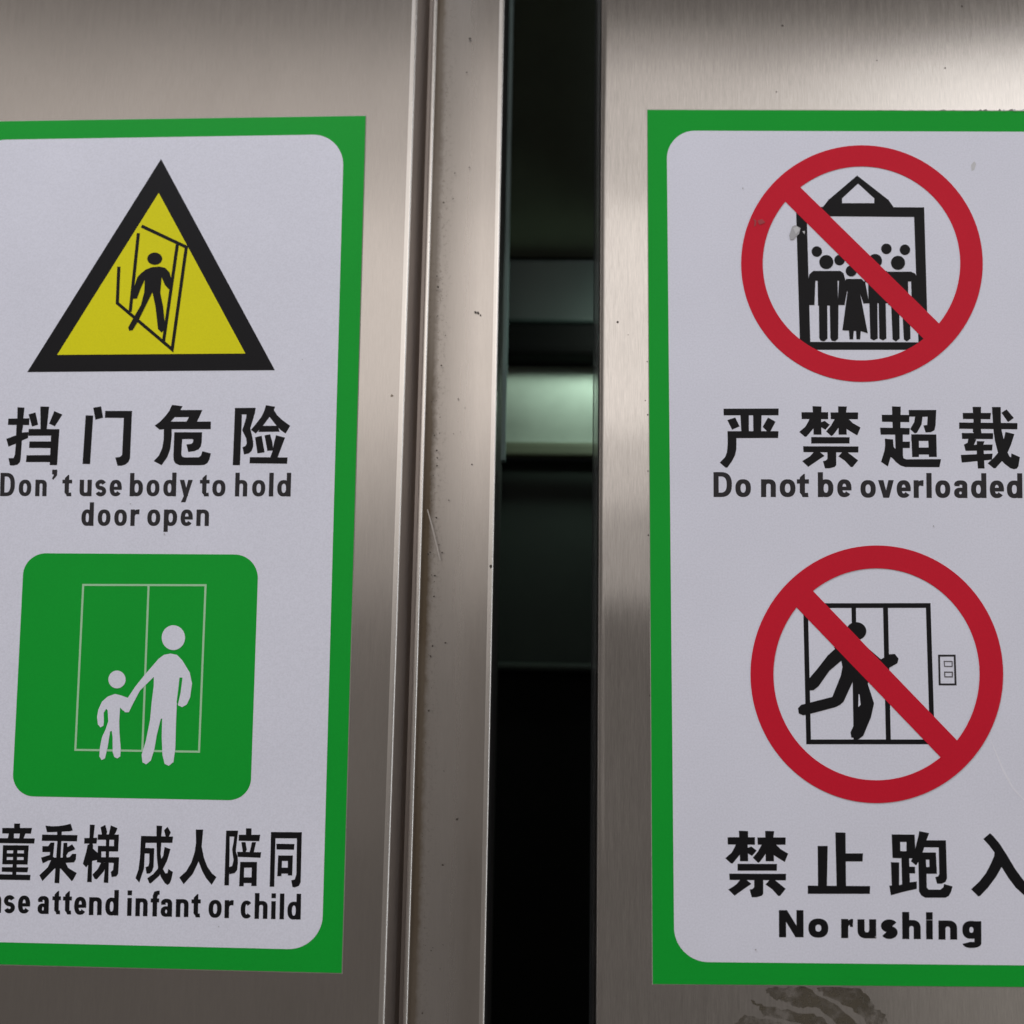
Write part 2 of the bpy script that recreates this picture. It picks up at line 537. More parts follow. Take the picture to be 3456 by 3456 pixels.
JIN = [
    [(500, 85), (745, 95), (735, 460), (745, 860), (530, 860), (520, 460)], [(1195, 90), (1435, 95), (1415, 250), (1430, 860), (1210, 860), (1205, 460)],
    [(200, 250), (925, 250), (925, 440), (205, 435)], [(990, 255), (1740, 255), (1735, 440), (1000, 440)],
    [(430, 400), (640, 420), (570, 640), (335, 915), (290, 915), (140, 785), (310, 640), (390, 500)], [(700, 530), (740, 520), (830, 485), (970, 590), (850, 725), (735, 660)],
    [(1110, 430), (1330, 430), (1220, 650), (1160, 740), (1060, 870), (1010, 900), (870, 770), (1000, 620)], [(1380, 420), (1480, 430), (1600, 550), (1805, 665), (1715, 880), (1560, 790), (1400, 690)],
    [(465, 925), (1510, 930), (1505, 1100), (465, 1100)], [(245, 1175), (1750, 1180), (1745, 1345), (255, 1335)],
    [(540, 1325), (690, 1325), (830, 1435), (640, 1560), (385, 1735), (220, 1580), (430, 1450)],
    [(905, 1330), (1145, 1330), (1145, 1690), (1100, 1740), (960, 1775), (840, 1775), (785, 1580), (860, 1565), (905, 1520)], [(1310, 1335), (1450, 1335), (1740, 1560), (1590, 1740), (1540, 1740), (1380, 1570), (1205, 1450)]]
G['jin'] = (2680, 1360, S, JIN)
G['jin2'] = (2430, 2790, S, [[(1.026 * x, 1.0697 * y + 19) for x, y in p] for p in JIN])
G['chao'] = (2950, 1360, S, [
    [(485, 90), (725, 100), (715, 700), (505, 700)], [(210, 320), (960, 325), (955, 520), (215, 510)], [(160, 670), (970, 680), (960, 860), (180, 860)],
    [(570, 850), (780, 850), (785, 1540), (590, 1540)], [(770, 1050), (975, 1050), (970, 1225), (780, 1225)],
    [(295, 970), (515, 990), (530, 1190), (600, 1270), (600, 1560), (500, 1500), (450, 1470), (375, 1725), (190, 1600), (280, 1300), (300, 1150)],
    [(460, 1300), (600, 1300), (780, 1400), (800, 1500), (870, 1530), (1820, 1525), (1775, 1745), (850, 1740), (720, 1700), (600, 1610), (500, 1500), (440, 1440)],
    [(940, 190), (1690, 190), (1680, 375), (950, 370)], [(1450, 200), (1690, 190), (1670, 600), (1640, 740), (1540, 795), (1400, 800), (1340, 610), (1440, 600), (1455, 380)],
    [(1115, 370), (1320, 365), (1290, 580), (1170, 800), (1110, 830), (980, 710), (1090, 520)],
    [(1010, 850), (1690, 855), (1690, 1030), (1010, 1030)], [(1010, 850), (1215, 850), (1220, 1465), (1035, 1470)], [(1465, 855), (1690, 855), (1705, 1465), (1490, 1465)], [(1035, 1210), (1700, 1210), (1700, 1400), (1035, 1400)]])
G['zai'] = (3216, 1360, S, [
    [(535, 105), (765, 105), (760, 480), (760, 700), (780, 850), (600, 850), (540, 780), (560, 480)], [(265, 270), (1035, 270), (1015, 440), (275, 435)], [(170, 530), (1755, 545), (1750, 715), (170, 700)],
    [(240, 815), (1095, 820), (1090, 980), (250, 975)], [(420, 960), (640, 985), (570, 1140), (660, 1130), (1080, 1130), (1065, 1290), (345, 1300), (300, 1130), (400, 1080)],
    [(650, 1035), (860, 1040), (830, 1120), (860, 1780), (680, 1780), (650, 1400)], [(215, 1410), (1080, 1375), (1060, 1540), (240, 1620)],
    [(1060, 110), (1300, 110), (1305, 500), (1325, 750), (1390, 1030), (1480, 1330), (1540, 1455), (1580, 1475), (1590, 1370), (1820, 1470), (1780, 1720), (1740, 1780), (1660, 1800), (1560, 1770), (1400, 1650), (1300, 1540), (1220, 1330), (1140, 1020), (1100, 720)],
    [(1320, 265), (1460, 175), (1655, 405), (1500, 520)], [(1430, 785), (1670, 845), (1580, 1130), (1480, 1360), (1340, 1570), (1160, 1770), (1110, 1775), (945, 1640), (1110, 1490), (1230, 1350), (1330, 1100), (1390, 960)]])
G['er'] = (-180, 2770, S, [   # mostly outside the frame
    [(420, 150), (580, 150), (560, 900), (480, 1300), (240, 1600), (120, 1480), (340, 1200), (400, 900)], [(800, 150), (960, 150), (950, 1400), (1020, 1440), (1150, 1430), (1180, 1200), (1320, 1240), (1290, 1560), (1180, 1600), (900, 1600), (800, 1500)]])
G['tong'] = (0, 2770, S, [
    [(385, 75), (545, 75), (540, 210), (380, 210)], [(60, 195), (870, 195), (840, 350), (60, 345)], [(240, 340), (380, 340), (375, 480), (210, 480)], [(540, 345), (690, 345), (640, 480), (520, 480)],
    [(-95, 470), (945, 480), (930, 620), (-95, 605)], [(80, 665), (780, 670), (775, 805), (80, 805)], [(70, 885), (760, 885), (755, 985), (70, 985)], [(65, 1065), (760, 1065), (745, 1190), (60, 1180)],
    [(80, 665), (195, 665), (180, 1185), (60, 1180)], [(655, 670), (780, 670), (750, 1190), (635, 1190)], [(365, 665), (480, 665), (440, 1500), (330, 1500)], [(50, 1260), (770, 1265), (745, 1400), (45, 1385)], [(-110, 1450), (830, 1470), (815, 1615), (-110, 1600)]])
G['cheng'] = (0, 2770, S, [
    [(1235, 130), (1400, 150), (1600, 145), (1780, 115), (1920, 80), (1976, 260), (1900, 285), (1400, 310), (1275, 310)], [(1145, 375), (2105, 390), (2090, 560), (1135, 545)],
    [(1550, 290), (1680, 290), (1650, 900), (1610, 1700), (1480, 1690), (1510, 1200), (1560, 560)], [(1375, 590), (1480, 590), (1440, 980), (1340, 1000), (1360, 850), (1150, 850), (1150, 690), (1310, 690)],
    [(1115, 1000), (1350, 930), (1480, 1000), (1480, 1060), (1320, 1080), (1160, 1160)],
    [(1725, 600), (1830, 600), (1830, 715), (1960, 640), (2050, 770), (1850, 860), (1800, 950), (1820, 1000), (1900, 980), (1960, 900), (2070, 900), (2060, 1050), (2010, 1130), (1700, 1150), (1700, 1000)],
    [(1380, 1080), (1560, 1130), (1480, 1300), (1150, 1640), (1070, 1480), (1300, 1260)], [(1600, 1150), (1780, 1130), (1850, 1280), (2085, 1420), (1990, 1600), (1950, 1645), (1800, 1470), (1650, 1300)],
    [(1400, 1000), (1720, 1000), (1780, 1170), (1650, 1300), (1450, 1300), (1370, 1150)]])
G['ti'] = (220, 2770, S, [
    [(670, 105), (805, 110), (770, 450), (740, 700), (720, 1670), (595, 1665), (620, 1200), (660, 450)], [(520, 470), (870, 460), (850, 620), (515, 620)],
    [(610, 650), (760, 650), (740, 900), (650, 1150), (570, 1270), (480, 1170), (520, 1020), (570, 850)], [(720, 740), (760, 760), (890, 880), (890, 1060), (740, 1090), (700, 1100)],
    [(960, 180), (1090, 110), (1140, 300), (1120, 390), (1000, 390)], [(1240, 125), (1420, 200), (1370, 330), (1320, 390), (1180, 390)], [(890, 370), (1460, 375), (1445, 520), (880, 515)],
    [(1330, 375), (1460, 375), (1440, 830), (1320, 830)], [(890, 680), (1440, 690), (1430, 835), (890, 835)], [(890, 680), (985, 690), (980, 1150), (870, 1120)], [(870, 990), (1465, 990), (1455, 1150), (860, 1130)],
    [(1330, 990), (1465, 990), (1440, 1440), (1390, 1510), (1260, 1530), (1240, 1390), (1300, 1340), (1320, 1140)], [(1110, 370), (1205, 370), (1170, 1690), (1045, 1680), (1100, 1000)],
    [(980, 1130), (1150, 1150), (1050, 1370), (860, 1590), (800, 1580), (740, 1460), (880, 1320)]])
G['cheng2'] = (440, 2770, S, [
    [(290, 410), (1160, 430), (1140, 600), (290, 600)], [(290, 410), (430, 420), (390, 900), (370, 1300), (240, 1680), (140, 1560), (220, 1320), (260, 1000)], [(390, 735), (640, 745), (620, 890), (380, 890)],
    [(520, 745), (650, 745), (630, 1250), (590, 1370), (530, 1430), (440, 1440), (410, 1260), (490, 1230), (510, 1150)],
    [(710, 130), (865, 140), (840, 420), (840, 620), (820, 900), (880, 1300), (950, 1430), (1010, 1420), (1030, 1310), (1155, 1390), (1110, 1600), (1070, 1700), (1010, 1745), (940, 1700), (830, 1530), (750, 1280), (720, 1000), (710, 600)],
    [(1010, 165), (1100, 320), (1040, 440), (960, 440), (915, 260)], [(930, 710), (1090, 770), (1000, 1080), (900, 1280), (780, 1500), (550, 1705), (510, 1690), (460, 1560), (620, 1450), (740, 1310), (830, 1050), (890, 960)]])
G['ren'] = (590, 2770, S, [
    [(570, 240), (770, 240), (730, 700), (700, 950), (640, 1120), (490, 1440), (240, 1725), (120, 1545), (310, 1370), (450, 1130), (540, 850), (575, 600)],
    [(660, 700), (730, 700), (790, 1000), (880, 1240), (1010, 1430), (1130, 1530), (1000, 1740), (850, 1560), (740, 1360), (650, 1120), (600, 950)]])
S2 = 1932 / 300.0
G['pei'] = (740, 2780, S2, [
    [(150, 150), (225, 150), (225, 600), (210, 1340), (110, 1340)], [(150, 150), (410, 150), (390, 280), (150, 280)],
    [(325, 150), (410, 150), (370, 500), (360, 600), (400, 720), (405, 850), (390, 1000), (340, 1070), (220, 1100), (210, 940), (280, 920), (310, 800), (290, 650), (280, 560), (310, 400), (325, 290)],
    [(580, 100), (700, 100), (700, 250), (580, 250)], [(425, 240), (890, 240), (870, 380), (420, 370)], [(480, 400), (570, 400), (600, 560), (570, 620), (510, 620)], [(710, 400), (800, 400), (750, 620), (660, 620)],
    [(390, 610), (910, 620), (895, 740), (400, 720)], [(455, 830), (820, 830), (815, 955), (450, 955)], [(455, 830), (545, 830), (530, 1360), (430, 1360)], [(710, 830), (820, 830), (810, 1355), (695, 1355)], [(440, 1165), (815, 1165), (810, 1290), (435, 1290)]])
G['tong2'] = (740, 2780, S2, [
    [(1125, 180), (1225, 200), (1195, 1370), (1095, 1370)], [(1125, 180), (1795, 185), (1790, 320), (1125, 315)], [(1690, 185), (1795, 185), (1770, 1270), (1730, 1350), (1640, 1385), (1590, 1375), (1565, 1230), (1640, 1212), (1675, 1100)],
    [(1240, 435), (1635, 440), (1625, 565), (1245, 560)], [(1280, 690), (1600, 690), (1590, 810), (1275, 810)], [(1280, 690), (1370, 690), (1350, 1140), (1260, 1140)], [(1490, 690), (1600, 690), (1585, 1125), (1490, 1125)], [(1270, 955), (1590, 955), (1585, 1085), (1265, 1085)]])
G['zhi'] = (2400, 2750, 1932 / 1056, [
    [(658, 192), (720, 192), (715, 445), (660, 445)], [(767, 108), (830, 110), (833, 445), (775, 445)], [(825, 238), (938, 238), (935, 288), (825, 288)], [(597, 437), (982, 440), (980, 488), (597, 488)]])
G['pao'] = (2980, 2790, S, [
    [(235, 210), (855, 215), (860, 415), (250, 415)], [(235, 210), (460, 210), (480, 860), (260, 850)], [(635, 215), (860, 215), (880, 600), (870, 860), (640, 860)], [(255, 665), (870, 665), (870, 860), (265, 850)],
    [(500, 850), (710, 850), (735, 1600), (520, 1600)], [(700, 1085), (870, 1090), (875, 1270), (700, 1270)], [(215, 965), (440, 970), (440, 1620), (240, 1620)], [(170, 1600), (440, 1590), (740, 1510), (920, 1490), (920, 1690), (560, 1770), (215, 1865)],
    [(985, 120), (1255, 175), (1190, 340), (1090, 660), (1000, 900), (900, 1050), (760, 940), (800, 860), (860, 700), (900, 500), (970, 230)], [(1100, 370), (1710, 370), (1700, 565), (1090, 560)],
    [(1510, 370), (1710, 370), (1740, 1400), (1700, 1500), (1600, 1550), (1470, 1550), (1420, 1370), (1500, 1350), (1530, 1290)], [(960, 700), (1435, 700), (1450, 895), (960, 895)], [(1255, 700), (1440, 710), (1465, 1275), (1265, 1275)],
    [(980, 1095), (1460, 1095), (1465, 1280), (980, 1280)], [(960, 850), (1165, 850), (1185, 1290), (1190, 1650), (1240, 1710), (1560, 1710), (1640, 1650), (1660, 1560), (1890, 1620), (1850, 1770), (1790, 1880), (1700, 1930), (1150, 1930), (1040, 1870), (980, 1760)]])
G['ru'] = (3216, 2790, S, [
    [(1010, 175), (1100, 260), (1270, 460), (1480, 790), (1700, 1160), (1932, 1470), (2200, 1700), (2080, 1930), (1932, 1860), (1700, 1650), (1500, 1380), (1320, 1090), (1130, 700), (970, 490), (825, 335)],
    [(1130, 700), (1330, 900), (1320, 1100), (1180, 1350), (950, 1660), (740, 1880), (690, 1895), (495, 1700), (720, 1490), (900, 1260), (1040, 990), (1120, 800)]])


def glyphs(names):
    out = []
    for k in names: out += fr(*G[k])
    return out


# ------------------------------------------------------------------ Latin letters: drawn from stems and bowls
def letter(ch, x0, x1, yb, h, asc, st, th, lean=0.0, desc=None):
    """x0..x1 ink box, yb baseline, h x-height, asc ascender height, st stem, th thin part"""
    st, th = st * 1.16, th * 1.20
    x0, x1 = x0 - 0.8, x1 + 0.8
    w = x1 - x0
    top, at = yb - h, yb - asc
    desc = desc or h * 0.36
    cx, cy = (x0 + x1) / 2, yb - h / 2
    P = []
    rect = lambda a, b, c, d: P.append([(a, b), (c, b), (c, d), (a, d)])

    def bowl(a, b, y0=top, y1=yb, a0=0, a1=360, e=2.35):
        P.extend(ring((a + b) / 2, (y0 + y1) / 2, (b - a) / 2, (y1 - y0) / 2, (b - a) / 2 - st, (y1 - y0) / 2 - th, 40, e, a0, a1))
    if ch == 'o': bowl(x0, x1)
    elif ch == 'd': bowl(x0, x1 - st * 0.12); rect(x1 - st, at, x1, yb)
    elif ch == 'b': bowl(x0 + st * 0.12, x1); rect(x0, at, x0 + st, yb)
    elif ch == 'p': bowl(x0 + st * 0.12, x1); rect(x0, top, x0 + st, yb + desc)
    elif ch == 'g':
        bowl(x0, x1 - st * 0.12, top, yb - h * 0.06); rect(x1 - st, top + h * 0.02, x1, yb + desc * 0.35)
        c = (x0 + x1) / 2
        P.extend(ring(c, yb + desc * 0.3, w / 2, desc * 0.78, w / 2 - st, desc * 0.78 - th, 24, 2.4, 0, 168))
    elif ch in 'nh':
        rect(x0, top if ch == 'n' else at, x0 + st, yb)
        r = w * 0.5
        P.extend(ring(x0 + w / 2, top + r * 0.95, w / 2, r * 0.95, w / 2 - st, r * 0.95 - th, 24, 2.5, 180, 360))
        rect(x1 - st, top + r * 0.9, x1, yb)
    elif ch == 'u':
        rect(x1 - st, top, x1, yb)
        r = w * 0.5
        P.extend(ring(x0 + w / 2, yb - r * 0.95, w / 2, r * 0.95, w / 2 - st, r * 0.95 - th, 24, 2.5, 0, 180))
        rect(x0, top, x0 + st, yb - r * 0.9)
    elif ch == 'e':
        bowl(x0, x1, a0=38, a1=360)
        rect(x0 + st * 0.6, cy - th * 0.35, x1 - st * 0.0, cy + th * 0.5)
    elif ch == 'c': bowl(x0, x1, a0=42, a1=318)
    elif ch == 's':
        pts = []
        rx, ry = w / 2 - st * 0.5, (h - th) / 4
        c1, c2 = top + th / 2 + ry, yb - th / 2 - ry
        for i in range(15): a = R(-22 - 248 * i / 14); pts.append((cx + rx * math.cos(a), c1 + ry * math.sin(a)))
        for i in range(1, 16): a = R(-90 + 248 * i / 15); pts.append((cx + rx * math.cos(a), c2 + ry * math.sin(a)))
        P.extend(stroke(pts, (st + th) / 2))
    elif ch == 'a':
        rect(x1 - st, top + h * 0.26, x1, yb)
        P.extend(ring(cx, top + h * 0.30, w / 2, h * 0.30, w / 2 - st, h * 0.30 - th, 24, 2.4, 186, 360))
        rect(x0 + st * 0.1, top + h * 0.27, x0 + st * 1.1, top + h * 0.33)
        P.extend(ring(x0 + w * 0.48, yb - h * 0.29, w * 0.48, h * 0.29 + 0.3, w * 0.48 - st, h * 0.29 - th * 0.85, 32, 2.3))
    elif ch == 't':
        sx = x0 + w * 0.24
        P.append([(sx, top - h * 0.10), (sx + st * 0.75, top - h * 0.30), (sx + st, top - h * 0.30), (sx + st, yb - th), (sx + st, yb), (sx + st * 0.7, yb), (sx, yb - th)])
        rect(x0, top, x1, top + th)
        P.append([(sx + st * 0.3, yb - th * 0.9), (x1 - w * 0.08, yb - th * 1.0), (x1 - w * 0.04, yb), (sx + st * 0.5, yb)])
    elif ch == 'f':
        sx = x0 + w * 0.22
        rect(sx, at + h * 0.25, sx + st, yb)
        P.append([(sx, at + h * 0.3), (sx + st * 0.3, at + h * 0.06), (sx + st, at), (x1, at), (x1, at + th), (sx + st * 1.15, at + th * 1.1), (sx + st, at + h * 0.35)])
        rect(x0, top, x1 - w * 0.04, top + th)
    elif ch == 'r':
        rect(x0, top, x0 + st, yb)
        P.append([(x0 + st * 0.8, top + h * 0.12), (x0 + st * 1.25, top + h * 0.02), (x1 - w * 0.12, top - h * 0.01), (x1, top + h * 0.01), (x1 - w * 0.03, top + th * 1.35), (x1 - w * 0.25, top + th * 1.3), (x0 + st * 1.2, top + h * 0.30), (x0 + st * 0.9, top + h * 0.42)])
    elif ch == 'l': rect(x0, at, x1, yb)
    elif ch == 'i': rect(x0, top, x1, yb); rect(x0, at, x1, at + th * 1.25)
    elif ch == 'v':
        P.append([(x0, top), (x0 + st * 1.05, top), (cx + st * 0.35, yb), (cx - st * 0.55, yb)])
        P.append([(x1 - st * 1.05, top), (x1, top), (cx + st * 0.6, yb), (cx - st * 0.35, yb)])
    elif ch == 'y':
        P.append([(x0, top), (x0 + st * 1.05, top), (cx + st * 0.55, yb - h * 0.02), (cx - st * 0.5, yb - h * 0.02)])
        P.append([(x1 - st * 1.05, top), (x1, top), (cx + st * 0.15 - desc * 0.15, yb + desc), (cx - st * 0.9 - desc * 0.15, yb + desc), (cx - st * 0.35, yb - h * 0.1)])
    elif ch == 'D':
        rect(x0, at, x0 + st, yb)
        P.extend(ring(x0 + w * 0.40, yb - asc / 2, w * 0.60, asc / 2, w * 0.60 - st, asc / 2 - th, 32, 2.5, -90, 90))
        rect(x0, at, x0 + w * 0.42, at + th); rect(x0, yb - th, x0 + w * 0.42, yb)
    elif ch == 'N':
        rect(x0, at, x0 + st, yb); rect(x1 - st, at, x1, yb)
        P.append([(x0, at), (x0 + st * 1.15, at), (x1, yb), (x1 - st * 1.15, yb)])
    elif ch == 'P':
        rect(x0, at, x0 + st, yb)
        P.extend(ring(x0 + w * 0.45, at + asc * 0.29, w * 0.55, asc * 0.29, w * 0.55 - st, asc * 0.29 - th, 24, 2.4, -90, 90))
        rect(x0, at, x0 + w * 0.47, at + th); rect(x0, at + asc * 0.58 - th, x0 + w * 0.47, at + asc * 0.58)
    elif ch == "'":
        P.append([(x0, at - asc * 0.14), (x1, at - asc * 0.14), (x1, at + asc * 0.10), (x0 + w * 0.25, at + asc * 0.30), (x0, at + asc * 0.24), (x0 + w * 0.35, at + asc * 0.08), (x0, at + asc * 0.05)])
    return [[(x + (yb - y) * lean, y) for x, y in p] for p in P]


def line(ox, oy, s, items, yb0, slope, h, asc, st, th, lean, desc=None):
    """items: (char, x0, x1) in zoom px; yb0 baseline at source x = 0 side given as (x, y)"""
    out = []
    for ch, a, b in items:
        X0, X1 = ox + a / s, ox + b / s
        yb = yb0[1] + slope * ((X0 + X1) / 2 - yb0[0])
        out += letter(ch, X0, X1, yb, h, asc, st, th, lean, desc)
    return out


A1 = 1932 / 500
en1 = line(0, 1560, A1, [('D', 2, 186), ('o', 245, 402), ('n', 460, 603), ("'", 674, 734), ('t', 812, 932), ('u', 1038, 1190), ('s', 1240, 1382), ('e', 1430, 1582), ('b', 1692, 1858)],
           (0, 1674.3), 0.0012, 55.5, 78.5, 12.6, 10.2, 0.028)
en1 += line(490, 1560, A1, [('o', 18, 180), ('d', 236, 398), ('y', 448, 612), ('t', 712, 832), ('o', 875, 1040), ('h', 1172, 1325), ('o', 1395, 1560), ('l', 1614, 1666), ('d', 1722, 1893)],
            (490, 1674.8), 0.0016, 55.5, 80.0, 12.6, 10.2, 0.028, 20)
en2 = line(0, 1560, A1, [('d', 1062, 1215), ('o', 1275, 1434), ('o', 1490, 1648), ('r', 1702, 1812)], (280, 1774.7), 0.001, 55.5, 79.5, 12.4, 10.2, 0.028)
en2 += line(490, 1560, A1, [('o', 28, 190), ('p', 243, 410), ('e', 462, 614), ('n', 668, 826)], (490, 1774.9), 0.001, 55.5, 79.5, 12.4, 10.2, 0.028, 20)
C1, C2 = 1932 / 520, 1932 / 540
en3 = line(0, 2980, C1, [('P', -640, -480), ('l', -420, -370), ('e', -310, -165), ('a', -125, 8), ('s', 46, 184), ('e', 226, 372), ('a', 472, 606), ('t', 655, 755), ('t', 788, 893), ('e', 930, 1076), ('n', 1116, 1270), ('d', 1320, 1480), ('i', 1595, 1645), ('n', 1698, 1845)],
           (0, 3081.2), 0.0226, 60.5, 86, 13.2, 11.0, 0.026)
en3 += line(500, 2980, C2, [('f', 30, 130), ('a', 152, 284), ('n', 335, 482), ('t', 522, 628), ('o', 730, 882), ('r', 923, 1026), ('c', 1118, 1252), ('h', 1286, 1436), ('i', 1486, 1534), ('l', 1588, 1636), ('d', 1682, 1838)],
            (500, 3092.4), 0.0226, 60.5, 87, 13.2, 11.0, 0.022)
D1, D2 = 1932 / 540, 1932 / 556
en4 = line(2390, 1570, D1, [('D', 68, 284), ('o', 332, 514), ('n', 642, 815), ('o', 868, 1052), ('t', 1075, 1215), ('b', 1328, 1510), ('e', 1562, 1728)], (2390, 1677.2), 0.001, 60, 84, 15.0, 12.2, -0.004)
en4 += line(2900, 1570, D2, [('o', 18, 192), ('v', 226, 404), ('e', 443, 602), ('r', 642, 754), ('l', 792, 848), ('o', 896, 1066), ('a', 1116, 1266), ('d', 1315, 1490), ('e', 1535, 1695), ('d', 1735, 1912)], (2900, 1679.6), 0.003, 59.5, 84, 14.8, 12.2, -0.012)
E1 = 1932 / 720
en5 = line(2610, 3060, E1, [('N', 54, 272), ('o', 320, 496), ('r', 617, 722), ('u', 765, 930), ('s', 975, 1126), ('h', 1170, 1333), ('i', 1386, 1442), ('n', 1498, 1663), ('g', 1714, 1882)], (2630, 3162.6), 0.0150, 64.5, 91.5, 20.5, 17.0, -0.006, 25)

# ------------------------------------------------------------------ print on the sign left of the seam
s1 = 1250 / 1932
Z = lambda polys: fr(0, 350, 1 / s1, polys)
tri = union_print('warning_triangle', Z([[(840, 288), (1434, 1390), (142, 1400)]]), dL(2), M_BLACK, signL)
union_print('triangle_field', Z([[(828, 465), (1280, 1303), (298, 1310)]]), dL(3), M_YELLOW, tri)
door_lines = stroke([(738, 638), (972, 748), (898, 1282), (612, 1040), (620, 850)], 17) + stroke([(925, 735), (853, 1240)], 17) + stroke([(722, 675), (679, 1085)], 17)
union_print('door_outline', Z(door_lines), dL(4), M_BLACK, tri)
man = [[(735, 885), (760, 865), (790, 853), (830, 849), (862, 856), (885, 880), (893, 915), (893, 960), (880, 967), (860, 945), (843, 905), (836, 985), (851, 1060), (863, 1175), (842, 1193), (824, 1175), (811, 1060), (795, 983), (752, 1070), (717, 1140), (692, 1181), (674, 1184), (668, 1168), (700, 1110), (735, 1050), (752, 985), (755, 918), (735, 960), (714, 1016), (692, 1018), (699, 960), (716, 905)]]
union_print('figure', Z(man + [ell(807, 808, 39, 32, 32)]), dL(5), M_BLACK, tri)

s2 = 1932 / 950
Z = lambda polys: fr(0, 1800, s2, polys)
sq = union_print('green_square', Z([rounded_quad([(165, 136), (1775, 146), (1718, 1834), (82, 1803)], [150, 165, 150, 150], 14)]), dL(2), M_GREEN, signL)
union_print('door_outline', Z(stroke([(571, 354), (1411, 356), (1366, 1499), (517, 1486)], 14, True) + stroke([(1020, 355), (977, 1488)], 14)), dL(3), M_PALE_GREEN, sq)
adult = [[(1090, 860), (1125, 834), (1170, 825), (1215, 834), (1250, 870), (1302, 955), (1318, 1030), (1305, 1125), (1282, 1175), (1250, 1193), (1224, 1181), (1214, 1160), (1208, 1300), (1203, 1480), (1190, 1570), (1158, 1596), (1130, 1582), (1115, 1520), (1110, 1400), (1113, 1270), (1103, 1275), (1075, 1390), (1060, 1480), (1035, 1560), (1003, 1585), (978, 1572), (972, 1520), (1000, 1430), (1030, 1280), (1042, 1150), (1055, 1050), (1056, 985), (1020, 1020), (960, 1080), (915, 1165), (884, 1228), (858, 1228), (832, 1195), (850, 1150), (880, 1125), (930, 1050), (990, 975)],
         ]
slit = [(1232, 990), (1252, 990), (1240, 1090), (1222, 1172), (1212, 1160), (1222, 1080)]
child = [[(880, 1130), (830, 1112), (790, 1102), (740, 1120), (700, 1155), (675, 1210), (666, 1260), (672, 1312), (690, 1332), (710, 1320), (713, 1290), (712, 1232), (728, 1204), (739, 1215), (743, 1290), (725, 1345), (700, 1400), (686, 1470), (682, 1530), (697, 1556), (720, 1545), (738, 1470), (756, 1360), (767, 1355), (773, 1400), (773, 1500), (785, 1535), (805, 1545), (825, 1532), (829, 1480), (820, 1370), (818, 1290), (824, 1195), (846, 1218), (880, 1180)]]
union_print('figures', Z(adult + child + [ell(1190, 716, 80, 85, 48), ell(803, 1003, 59, 61, 40)]), dL(4), M_WHITE, sq)
union_print('arm_gap', Z([slit]), dL(5), M_GREEN, sq)
union_print('chinese_caption', glyphs(['dang', 'men', 'wei', 'xian']), dL(2), M_BLACK, signL)
union_print('english_caption', en1 + en2, dL(2), M_GREY_INK, signL)
union_print('chinese_caption', glyphs(['er', 'tong', 'cheng', 'ti', 'cheng2', 'ren', 'pei', 'tong2']), dL(2), M_BLACK, signL)
union_print('english_caption', en3, dL(2), M_BLACK, signL)

# ------------------------------------------------------------------ print on the sign right of the gap
s3 = 1932 / 980
Z = lambda polys: fr(2420, 440, s3, polys)
cage = stroke([(560, 542), (1343, 543), (1371, 1432), (585, 1430)], 10, True)
cage += [[(525, 508), (1378, 512), (1380, 577), (527, 570)], [(525, 508), (596, 520), (621, 1420), (552, 1440)], [(1309, 520), (1378, 512), (1405, 1450), (1341, 1440)], [(552, 1407), (1403, 1410), (1403, 1460), (552, 1460)]]
cage += [[(932, 300), (940, 352), (832, 452), (832, 486), (700, 515), (742, 462)], [(932, 300), (936, 352), (1050, 456), (1046, 486), (1178, 515), (1140, 462)], [(740, 484), (1140, 484), (1178, 516), (700, 516)], [(740, 458), (832, 454), (832, 492), (740, 492)], [(1046, 454), (1142, 460), (1142, 492), (1046, 492)]]
people = [ell(x, y, r, r, 28) for x, y, r in ((664, 806, 35), (727, 876, 47), (815, 863, 35), (893, 935, 37), (1052, 868, 46), (1127, 788, 35), (1250, 794, 35), (1204, 881, 47))]
people += [[(608, 992), (614, 958), (640, 935), (820, 935), (842, 950), (852, 990), (852, 1000), (608, 1000)], [(668, 940), (800, 940), (806, 1165), (672, 1165)], [(608, 985), (655, 985), (648, 1162), (612, 1162)], [(812, 985), (852, 985), (850, 1162), (803, 1162)],
           [(678, 1150), (733, 1150), (735, 1385), (712, 1403), (688, 1398), (680, 1380)], [(750, 1150), (808, 1150), (806, 1385), (786, 1403), (762, 1398), (754, 1380)],
           [(845, 1012), (860, 988), (960, 988), (986, 1012), (986, 1030), (845, 1030)], [(862, 990), (958, 990), (950, 1090), (868, 1090)], [(868, 1075), (950, 1075), (1003, 1350), (960, 1336), (834, 1330)], [(846, 1010), (876, 1010), (862, 1085), (848, 1162), (812, 1155)], [(944, 1010), (985, 1005), (1012, 1150), (974, 1152), (950, 1080)],
           [(877, 1325), (911, 1325), (905, 1390), (882, 1390)], [(924, 1325), (957, 1325), (952, 1390), (928, 1390)],
           [(965, 950), (1130, 935), (1150, 1150), (1008, 1150), (1005, 1010), (985, 1010)], [(1013, 1140), (1067, 1140), (1069, 1385), (1043, 1397), (1020, 1385)], [(1075, 1140), (1122, 1140), (1127, 1385), (1103, 1397), (1080, 1385)],
           [(1120, 940), (1290, 940), (1318, 952), (1330, 980), (1330, 1005), (1120, 1005)], [(1140, 940), (1270, 940), (1272, 1100), (1285, 1162), (1140, 1162)], [(1291, 985), (1332, 985), (1332, 1162), (1295, 1140)],
           [(1158, 1150), (1212, 1150), (1215, 1385), (1190, 1404), (1168, 1390)], [(1230, 1150), (1282, 1150), (1287, 1385), (1263, 1404), (1243, 1390)]]
g1 = union_print('lift_cage_outline', Z(cage), dR(2), M_BLACK, signR)
union_print('crowd_of_figures', Z(people), dR(3), M_BLACK, signR)
